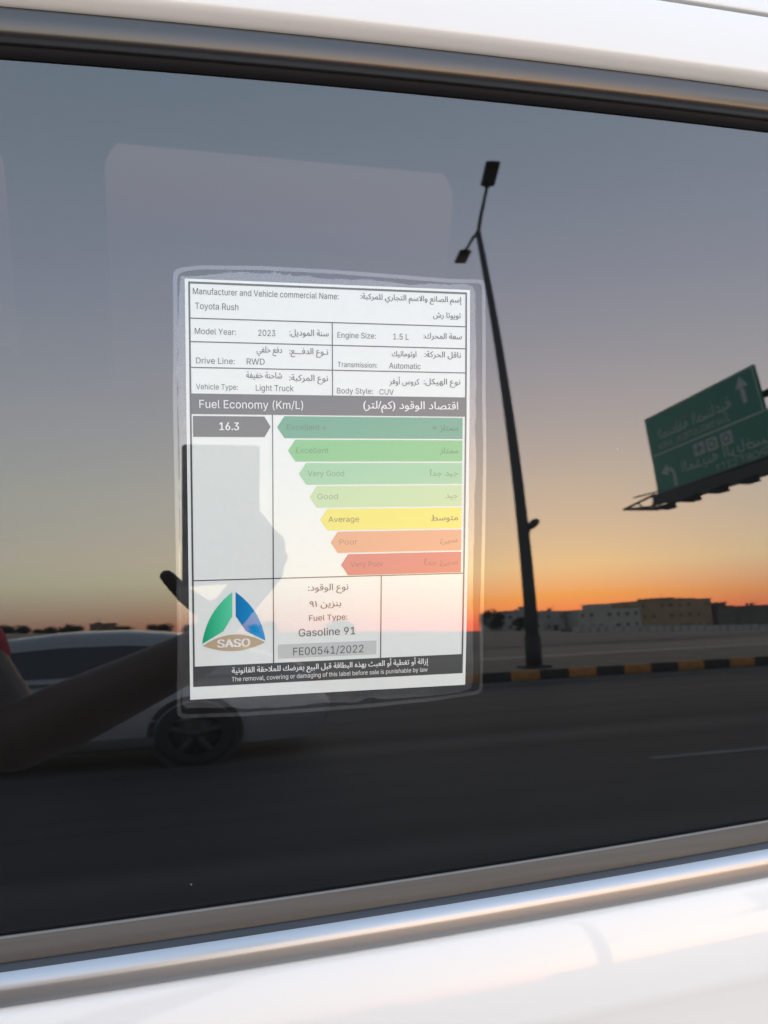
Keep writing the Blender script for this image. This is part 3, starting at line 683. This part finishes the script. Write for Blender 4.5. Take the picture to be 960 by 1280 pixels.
m = MB(); m.tube([(.08, .0, 3.33), (.18, 0, 3.42), (.27, 0, 3.52), (.33, 0, 3.56)], [.04, .085, .09, .05], 12); m.tube([(.02, 0, 3.2), (.14, 0, 3.3)], .03, 8); m.build('bracket', steel, lamp)

# ------------------------------------------------------------------ overhead sign on a gantry arm
XS = 14.0
sg = empty('road_sign', (XS, -13.0, 0)); tag(sg, 'large green overhead road sign with white arrows on a lit gantry arm', 'road sign')
SO = Vector((XS, -13.0, 0))
green = pbr('sign_green', (.006, .20, .14), .45, var=.06, scale=2); signw = pbr('sign_white', (.44, .49, .475), .5)
steel2 = pbr('gantry_steel', (.03, .033, .036), .6)
m = MB(); m.box(Vector((XS, -18.22, 8.45)) - SO, (.08, 5.34, 1.62)); m.box(Vector((XS, -17.60, 6.83)) - SO, (.081, 6.5, 1.60)); pnl = m.build('sign_panel', green, sg)
def yz(y, z, dx=.0): return Vector((XS - .045 - dx, y, z)) - SO
m = MB()
def sbar(y0, z0, y1, z1): m.box(yz((y0 + y1) / 2, (z0 + z1) / 2), (.006, abs(y1 - y0), abs(z1 - z0)))
for a in ((-20.86, 9.20, -15.58, 9.24), (-20.86, 7.66, -20.82, 9.20), (-15.62, 7.66, -15.58, 9.20), (-20.82, 7.62, -14.40, 7.68), (-20.86, 6.04, -20.82, 7.62), (-20.82, 6.04, -14.40, 6.08)): sbar(*a)
m.build('sign_border', signw, pnl)
m = MB()
def arrow(cy, cz, s_, turn):
    if not turn:
        for P in ([(-.09, -.5), (.09, -.5), (.09, .1), (-.09, .1)], [(-.27, .08), (.27, .08), (0, .5)]): m.prism([yz(cy + p[0] * s_, cz + p[1] * s_) for p in P], (-.006, 0, 0))
    else:
        pts = [(.32, -.5), (.32, .05)] + [(.32 * math.cos(a) + 0, .05 + .32 * math.sin(a)) for a in frange(0, math.pi * .55, 7)]
        for a, b in zip(pts, pts[1:]):
            d = Vector((b[0] - a[0], b[1] - a[1])).normalized() * 1; nrm = Vector((-d.y, d.x)) * .085
            m.prism([yz(cy + q[0] * s_, cz + q[1] * s_) for q in ((a[0] + nrm.x, a[1] + nrm.y), (a[0] - nrm.x, a[1] - nrm.y), (b[0] - nrm.x, b[1] - nrm.y), (b[0] + nrm.x, b[1] + nrm.y))], (-.006, 0, 0))
        e_ = pts[-1]; m.prism([yz(cy + q[0] * s_, cz + q[1] * s_) for q in ((e_[0] + .05, e_[1] + .28), (e_[0] + .02, e_[1] - .26), (e_[0] - .42, e_[1] - .06))], (-.006, 0, 0))
arrow(-16.15, 8.62, .95, False); m.build('arrow', signw, pnl); m = MB(); arrow(-20.1, 6.62, .85, True); m.build('arrow', signw, pnl)
for k, y in enumerate((-17.2, -17.85, -18.45)):
    m = MB(); m.box(yz(y, 7.25), (.006, .5, .46)); pg = m.build('pictogram', pbr('pictogram_grey', (.40, .43, .44), .6), pnl)
    m = MB()
    if k == 2: m.box(yz(y, 7.25, .004), (.008, .10, .34)); m.box(yz(y, 7.25, .004), (.0082, .34, .10))
    else: m.grid([[yz(y + r_ * math.cos(q), 7.25 + r_ * math.sin(q), .008) for q in frange(0, 2 * math.pi, 17)] for r_ in (.10, .16)])
    m.build('pictogram_mark', green, pg)
def sign_text(t, yr, yl, zb, cap, bold=0):
    """reads left to right for someone facing +X: text's left end at the larger Y"""
    ar = any(c in AR for c in t); V, F = text_geo(shape(t) if ar else t, bold); a, b = min(p[0] for p in V), max(p[0] for p in V)
    k = (yl - yr) / (b - a); kz = cap / (ARCAP if ar else CAP)
    m = MB(); m.add([yz(yl - (p[0] - a) * k, zb + p[1] * kz, .004) for p in V], F); m.build('sign_text', signw, pnl)
sign_text("المنطقة الصناعية", -20.3, -16.7, 8.20, .42, .02); sign_text("2nd INDUSTRIAL AREA", -20.4, -16.9, 7.80, .24, .01)
sign_text("المدينة الرياضية", -19.4, -15.4, 6.62, .42, .02); sign_text("SPORT CITY", -17.9, -15.6, 6.24, .24, .01)
m = MB(); m.tube([(.45, 0, 0), (.45, 0, 9.2)], [.28, .22], 20); m.tube([(.45, 0, 8.4), (.45, -6.5, 8.4)], .12, 12); m.tube([(.45, 0, 6.9), (.45, -6.5, 6.9)], .12, 12)
m.tube([(.3, -2, 8.4), (.05, -2, 8.4)], .06, 8); m.tube([(.3, -6, 8.4), (.05, -6, 8.4)], .06, 8); m.tube([(.3, -2, 6.9), (.05, -2, 6.9)], .06, 8); m.build('column', steel2, sg)
m = MB()
for dx, z0, z1 in ((-.55, 5.92, 6.0), (-.05, 5.98, 6.05), (-.55, 5.44, 5.50), (-.05, 5.62, 5.66)):
    m.tube([Vector((dx, -7.4, z0)), Vector((dx, -.6, z1))], .05, 8)
for k in range(15):
    y = -.7 - k * .46; m.tube([(-.55, y, 5.96), (-.55, y - .46, 5.47)], .025, 6); m.tube([(-.05, y, 6.0), (-.55, y, 5.94)], .025, 6)
m.box((-.30, -4.0, 5.80), (.56, 6.8, .05)); m.box((-.58, -4.0, 5.71), (.03, 6.7, .40))
tip = Vector((-1.1, -8.22, 5.57))
for q in ((-.5, -7.35, 5.98), (-.95, -6.6, 5.24), (-.55, -7.3, 5.50)): m.tube([tip, q], .045, 8)
m.tube([(-.8, -7.85, 5.80), (-.85, -7.5, 5.42)], .03, 6); m.tube([(-.5, -7.1, 6.05), (-.9, -7.9, 5.98)], .03, 6)
m.build('catwalk', steel2, sg)
for k in range(5):
    c = Vector((-.55, -6.45 + 1.2 * k, 5.23 + .03 * k))
    m = MB(); m.add([c + Vector(q) for q in ((-.62, -.16, .0), (-.62, .16, .0), (0, .22, .0), (0, -.22, .0), (-.60, -.15, .05), (-.60, .15, .05), (-.05, .20, .25), (-.05, -.20, .25))], [(0, 1, 2, 3), (4, 7, 6, 5), (0, 4, 5, 1), (1, 5, 6, 2), (2, 6, 7, 3), (3, 7, 4, 0)])
    m.tube([c + Vector((-.05, 0, .2)), c + Vector((.1, 0, .55))], .035, 8); m.build('lamp', steel2, sg)

# ------------------------------------------------------------------ silver-white saloon standing on the road behind
sal = empty('saloon_car', (-.15, -6.86, 0)); tag(sal, 'pale silver saloon car standing on the road behind the person', 'car')
spaint = pbr('silver_paint', (.22, .235, .26), .35, coat=.6); sglass = pbr('saloon_glass', (.010, .011, .013), .08, spec=.6)
X_ = lambda x: x + .15     # world x to car frame
def section(x, w, zt, zb, n=9):
    P = []
    for k in range(n):
        t = k / (n - 1); z = zb + (zt - zb) * t; bulge = 1 - .10 * abs(2 * t - .75) ** 2.2
        P.append((x, w * bulge, z))
    P += [(x, w * .80, zt + .02), (x, w * .4, zt + .035), (x, 0, zt + .04)]
    return P + [(x, -q[1], q[2]) for q in P[-2::-1]]
ST = [(1.07, .62, .66, .34), (1.03, .72, .78, .26), (.90, .79, .90, .20), (.55, .84, .95, .19), (.0, .86, .945, .19), (-.7, .865, .93, .19), (-1.5, .865, .915, .19), (-2.2, .86, .90, .19), (-2.8, .84, .84, .19), (-3.2, .78, .76, .20), (-3.45, .66, .68, .26), (-3.52, .52, .60, .34)]
m = MB(); rws = [section(*q) for q in ST]; m.grid(rws); m.add(rws[0], [tuple(range(len(rws[0])))]); m.add(rws[-1], [tuple(range(len(rws[-1])))])
bd = m.build('body', spaint, sal)
def roofline(x):   # height of the roof skin along the car
    P = [(.82, .96), (.45, 1.13), (.10, 1.26), (-.25, 1.335), (-.57, 1.37), (-1.0, 1.375), (-1.5, 1.33), (-1.9, 1.19), (-2.45, .90)]
    P = P[::-1]
    for (a, za), (b, zb) in zip(P, P[1:]):
        if a <= x <= b: t = (x - a) / (b - a); return za + (zb - za) * (t * t * (3 - 2 * t) * .3 + t * .7)
    return .9
m = MB(); rws = []
for x in frange(-2.45, .82, 34):
    z = roofline(x); k = max(0, (z - .9) / .47); w0, w1 = .80, .80 - .22 * k
    rws.append([(x, w0, .88), (x, w1 + .03, z - .10 * k), (x, w1 - .04, z - .03 * k), (x, w1 * .6, z), (x, 0, z + .015), (x, -w1 * .6, z), (x, -w1 + .04, z - .03 * k), (x, -w1 - .03, z - .10 * k), (x, -w0, .88)])
m.grid(rws); m.build('cabin', spaint, sal)
for sy in (1, -1):
    m = MB(); rr = []
    for x in frange(-1.95, .18, 26):
        z = roofline(x); k = max(0, (z - .9) / .47); zt = min(z - .14 * k - .012, 1.245); zb = .93 + .04 * max(0, (x + .5)) ; zt = max(zt, zb + .01)
        if x > -.35: zt = zt + (zb + .12 - zt) * ((x + .35) / .53) ** 1.3
        w0, w1 = .80, .80 - .22 * k; zz = z - .10 * k
        f = lambda q: w0 + (w1 + .03 - w0) * (q - .88) / max(.02, zz - .88) + .006
        rr.append([(x, sy * f(zb), zb), (x, sy * f((zt + zb) / 2), (zt + zb) / 2), (x, sy * f(zt), zt)])
    m.grid(rr); m.build('side_window', sglass, sal)
    m = MB(); m.rbox((-1.25, sy * .845, .26), (2.0, .06, .12), .03); m.build('sill', pbr('sill_dark', (.05, .05, .055), .6), sal)
    m = MB(); m.rbox((.97, sy * .62, .74), (.16, .22, .13), .04); m.build('tail_light', pbr('tail_red', (.25, .01, .01), .3), sal)
    m = MB(); m.rbox((-3.38, sy * .60, .64), (.16, .22, .12), .04); m.build('headlight', pbr('headlight_clear', (.5, .5, .52), .15), sal)
for x in (0, -2.6):
    for sy in (1, -1):
        m = MB(); ang = frange(0, 2 * math.pi, 33)
        arch = [[(x + .37 * math.cos(q) * k, sy * (.862 if k > .5 else .862), .33 + .37 * math.sin(q) * k) for q in ang] for k in (1.0, .86)]
        m.grid(arch); m.build('wheel_arch', pbr('arch_black', (.02, .02, .022), .8), sal)
        w = empty('wheel', (x, sy * .80, .32)); w.parent = sal
        m = MB(); prof = [(.20, -.09), (.27, -.10), (.31, -.075), (.32, 0), (.31, .075), (.27, .10), (.20, .09)]
        m.grid([[(r_ * math.cos(q), yy, r_ * math.sin(q)) for q in ang] for r_, yy in prof]); m.build('tyre', pbr('tyre_rubber', (.012, .012, .012), .8), w)
        m = MB(); m.tube([(0, -sy * .05, 0), (0, sy * .06, 0)], .20, 24); m.build('rim', pbr('rim_dark', (.03, .03, .033), .5), w)
        m = MB()
        for k in range(5):
            q = 2 * math.pi * k / 5 + .3; m.rbox((.11 * math.cos(q), sy * .085, .11 * math.sin(q)), (.19, .03, .055), .012, rot=Matrix.Rotation(-q, 3, 'Y'))
        m.tube([(0, sy * .07, 0), (0, sy * .105, 0)], .045, 16); m.build('spokes', pbr('alloy', (.035, .037, .040), .6, .2), w)
m = MB(); m.rbox((1.05, 0, .47), (.10, 1.30, .22), .04); m.build('bumper', spaint, sal)

# ------------------------------------------------------------------ houses beyond the sand
winm = pbr('house_window', (.13, .128, .12), .5)
def house(label, x0, x1, y, top, wall, pents=(), win=(5, 2), base=None, depth=11, trim=None, group=None):
    xc = (x0 + x1) / 2; zb = (terrain(xc, y) if base is None else base) - .4; hgt = top - zb
    o = empty('house', (xc, y, zb)); tag(o, label, 'house', group)
    w = x1 - x0; m = MB(); m.box((0, -depth / 2, hgt / 2), (w, depth, hgt)); wl = m.build('wall', wall, o)
    m = MB(); m.box((0, -depth / 2, hgt + .10), (w + .3, depth + .3, .22)); rf = m.build('roof', trim or wall, o)
    for (a, b, zt) in pents:
        m = MB(); m.box(((a + b) / 2 - xc, -depth * .45, (hgt + .2 + zt - zb) / 2), (b - a, depth * .5, zt - zb - hgt - .2)); m.box(((a + b) / 2 - xc, -depth * .45, zt - zb), (b - a + .5, depth * .5 + .5, .2)); m.build('roof_room', wall, rf)
    rr_ = random.Random(int(x0 * 10))
    for _ in range(max(1, int(w / 6))):
        a, b, c = rr_.uniform(-w * .45, w * .45), rr_.uniform(.5, 1.1), rr_.uniform(.6, 1.1); m = MB()
        if rr_.random() < .55: m.tube([(a, -2.2, hgt + .2), (a, -2.2, hgt + .2 + c)], b * .6, 12); m.build('water_tank', wdk, rf)
        else: m.box((a, -1.2, hgt + .2 + c * .3), (b * 1.8, .8, c * .6)); m.build('roof_unit', wdk, rf)
    m = MB(); a = rr_.uniform(-w * .3, w * .3); m.tube([(a, -1, hgt), (a, -1, hgt + 2.1)], .05, 6); m.build('mast', wdk, rf)
    nx, nz = win; st = hgt / nz
    for j in range(nz):
        for i in range(nx):
            if (i + j) % 5 == 3 and nx > 3: continue
            m = MB(); m.box((-w / 2 + w * (i + .5) / nx, .0, st * (j + .55)), (w / nx * (.42 if i % 2 else .3), .12, st * .36)); m.build('window', winm, o)
    m = MB(); m.box((w * .12, .02, 1.1), (1.2, .1, 2.2)); m.build('door', pbr('house_door', (.10, .07, .05), .6), o)
    return o
wa = pbr('render_white', (.40, .40, .385), .9, var=.08, scale=.4); wb_ = pbr('render_grey', (.36, .37, .37), .9, var=.1, scale=.4); wt = pbr('render_tan', (.33, .245, .165), .9, var=.1, scale=.3); wdk = pbr('render_dark', (.13, .125, .12), .9, var=.1, scale=.3)
house('low grey house beside the dark trees, half behind the street lamp', 66.5, 78.5, -172, 4.5, wb_, [(70, 73.5, 5.1), (75.6, 77.3, 6.3)], (5, 2))
house('long low pale house between the lamp and the white villa', 79.2, 86.2, -176, 4.35, wb_, [(81, 83, 4.8)], (4, 2))
house('bright white villa with a roof room in the middle', 86.6, 103.2, -170, 4.3, wa, [(91.8, 96.9, 6.0)], (7, 2))
house('broad tan three-storey block with a stepped roof', 103.6, 123.8, -171, 6.3, wt, [(109.4, 115.6, 7.2), (117.2, 121, 6.8)], (8, 3), depth=14)
house('small dark house with a roof pergola at the end of the row', 124.6, 129.4, -170, 3.7, wdk, [(125, 129, 5.0)], (2, 2))
house('long grey yard building past the tan block', 130.0, 160.0, -176, 3.5, wdk, (), (7, 1))
house('tiny flat house alone on the horizon above the saloon', -23.2, -18.4, -168, 5.9, pbr('render_brown', (.20, .14, .10), .9), (), (3, 1), depth=5)
def wall_thing(label, x0, x1, y, h, mat, n, group=None):
    m = MB(); w = (x1 - x0) / n
    for i in range(n):
        x = x0 + w * (i + .5); m.box((x - (x0 + x1) / 2, random.uniform(-.1, .1), terrain(x, y) + h * .5 * random.uniform(.75, 1.15)), (w * random.uniform(.72, .9), .35, h + .6))
    o = m.build('yard_wall', mat); o.location = ((x0 + x1) / 2, y, 0); tag(o, label, 'wall', group)
wall_thing('long low broken wall of pale blocks in front of the houses', 46, 82, -92, .8, wb_, 30)
wall_thing('pale garden wall in front of the white villa', 84, 104, -163, 1.2, wb_, 7)
wall_thing('dark berm-like wall below the tan block', 60, 125, -125, .5, wdk, 24)

# ------------------------------------------------------------------ small trees on the horizon
leaf = pbr('dusty_leaf', (.045, .055, .035), .9, var=.3, scale=2); bark = pbr('bark', (.07, .05, .035), .9)
def tree(label, x, y, top, rad, seed, group='dusty trees on the horizon'):
    rn = random.Random(seed); zb = terrain(x, y); h = top - zb
    o = empty('tree', (x, y, zb)); tag(o, label, 'tree', group)
    m = MB(); m.tube([(0, 0, -.2), (.1, 0, h * .3), (0, .1, h * .62)], [.16, .12, .05], 8)
    for k in range(5): q = rn.uniform(0, 6.3); m.tube([(0, 0, h * .35), (rad * .6 * math.cos(q), rad * .6 * math.sin(q), h * rn.uniform(.6, .85))], [.07, .02], 6)
    m.build('trunk', bark, o)
    m = MB(); cl = [(rn.uniform(-.7, .7) * rad, rn.uniform(-.7, .7) * rad, h * rn.uniform(.16, .84), rad * rn.uniform(.3, .55)) for _ in range(14)]
    for (cx, cy, cz, cr) in cl:
        for _ in range(70):
            p = Vector((rn.gauss(0, 1), rn.gauss(0, 1), rn.gauss(0, .8))).normalized() * cr * rn.random() ** .4 + Vector((cx, cy, cz)); s_ = rad * .10
            a = Vector((rn.gauss(0, 1), rn.gauss(0, 1), rn.gauss(0, 1))).normalized(); b = a.cross(Vector((rn.gauss(0, 1), rn.gauss(0, 1), 1))).normalized()
            m.add([p - a * s_, p + b * s_ * .6, p + a * s_, p - b * s_ * .6], [(0, 1, 2, 3)])
    m.build('crown', leaf, o, recalc=False)
tree('dark bushy tree left of the grey house, tallest of the pair', 64.0, -168, 6.0, 2.6, 1)
tree('lower dark tree at the foot of the grey house', 67.5, -160, 3.2, 2.2, 2)
tree('thin dusty tree beside the dirt road left of the houses', 58.0, -150, 4.6, 2.0, 3)
for i, (x, tp, rd, lb) in enumerate(((-37, 6.3, 2.0, 'rounded small tree far left on the horizon'), (-31.5, 5.6, 1.5, 'low scrubby tree second from the far left'), (-26.5, 6.0, 1.6, 'small tree just left of the tiny flat house'), (-16.5, 5.2, 1.5, 'low tree just right of the tiny flat house'),
                                     (-9.5, 5.6, 1.7, 'small tree behind the roof of the saloon'), (-2.0, 5.3, 2.0, 'broad low tree between the saloon and the label'), (12, 4.8, 2.0, 'broad tree behind the label, left of its middle'), (28, 4.4, 2.2, 'tree behind the label, right of its middle'))):
    tree(lb, x, -166, tp - .45, rd * 1.5, 20 + i)

bpy.data.objects.remove(fob)
for c in list(bpy.data.curves): bpy.data.curves.remove(c)
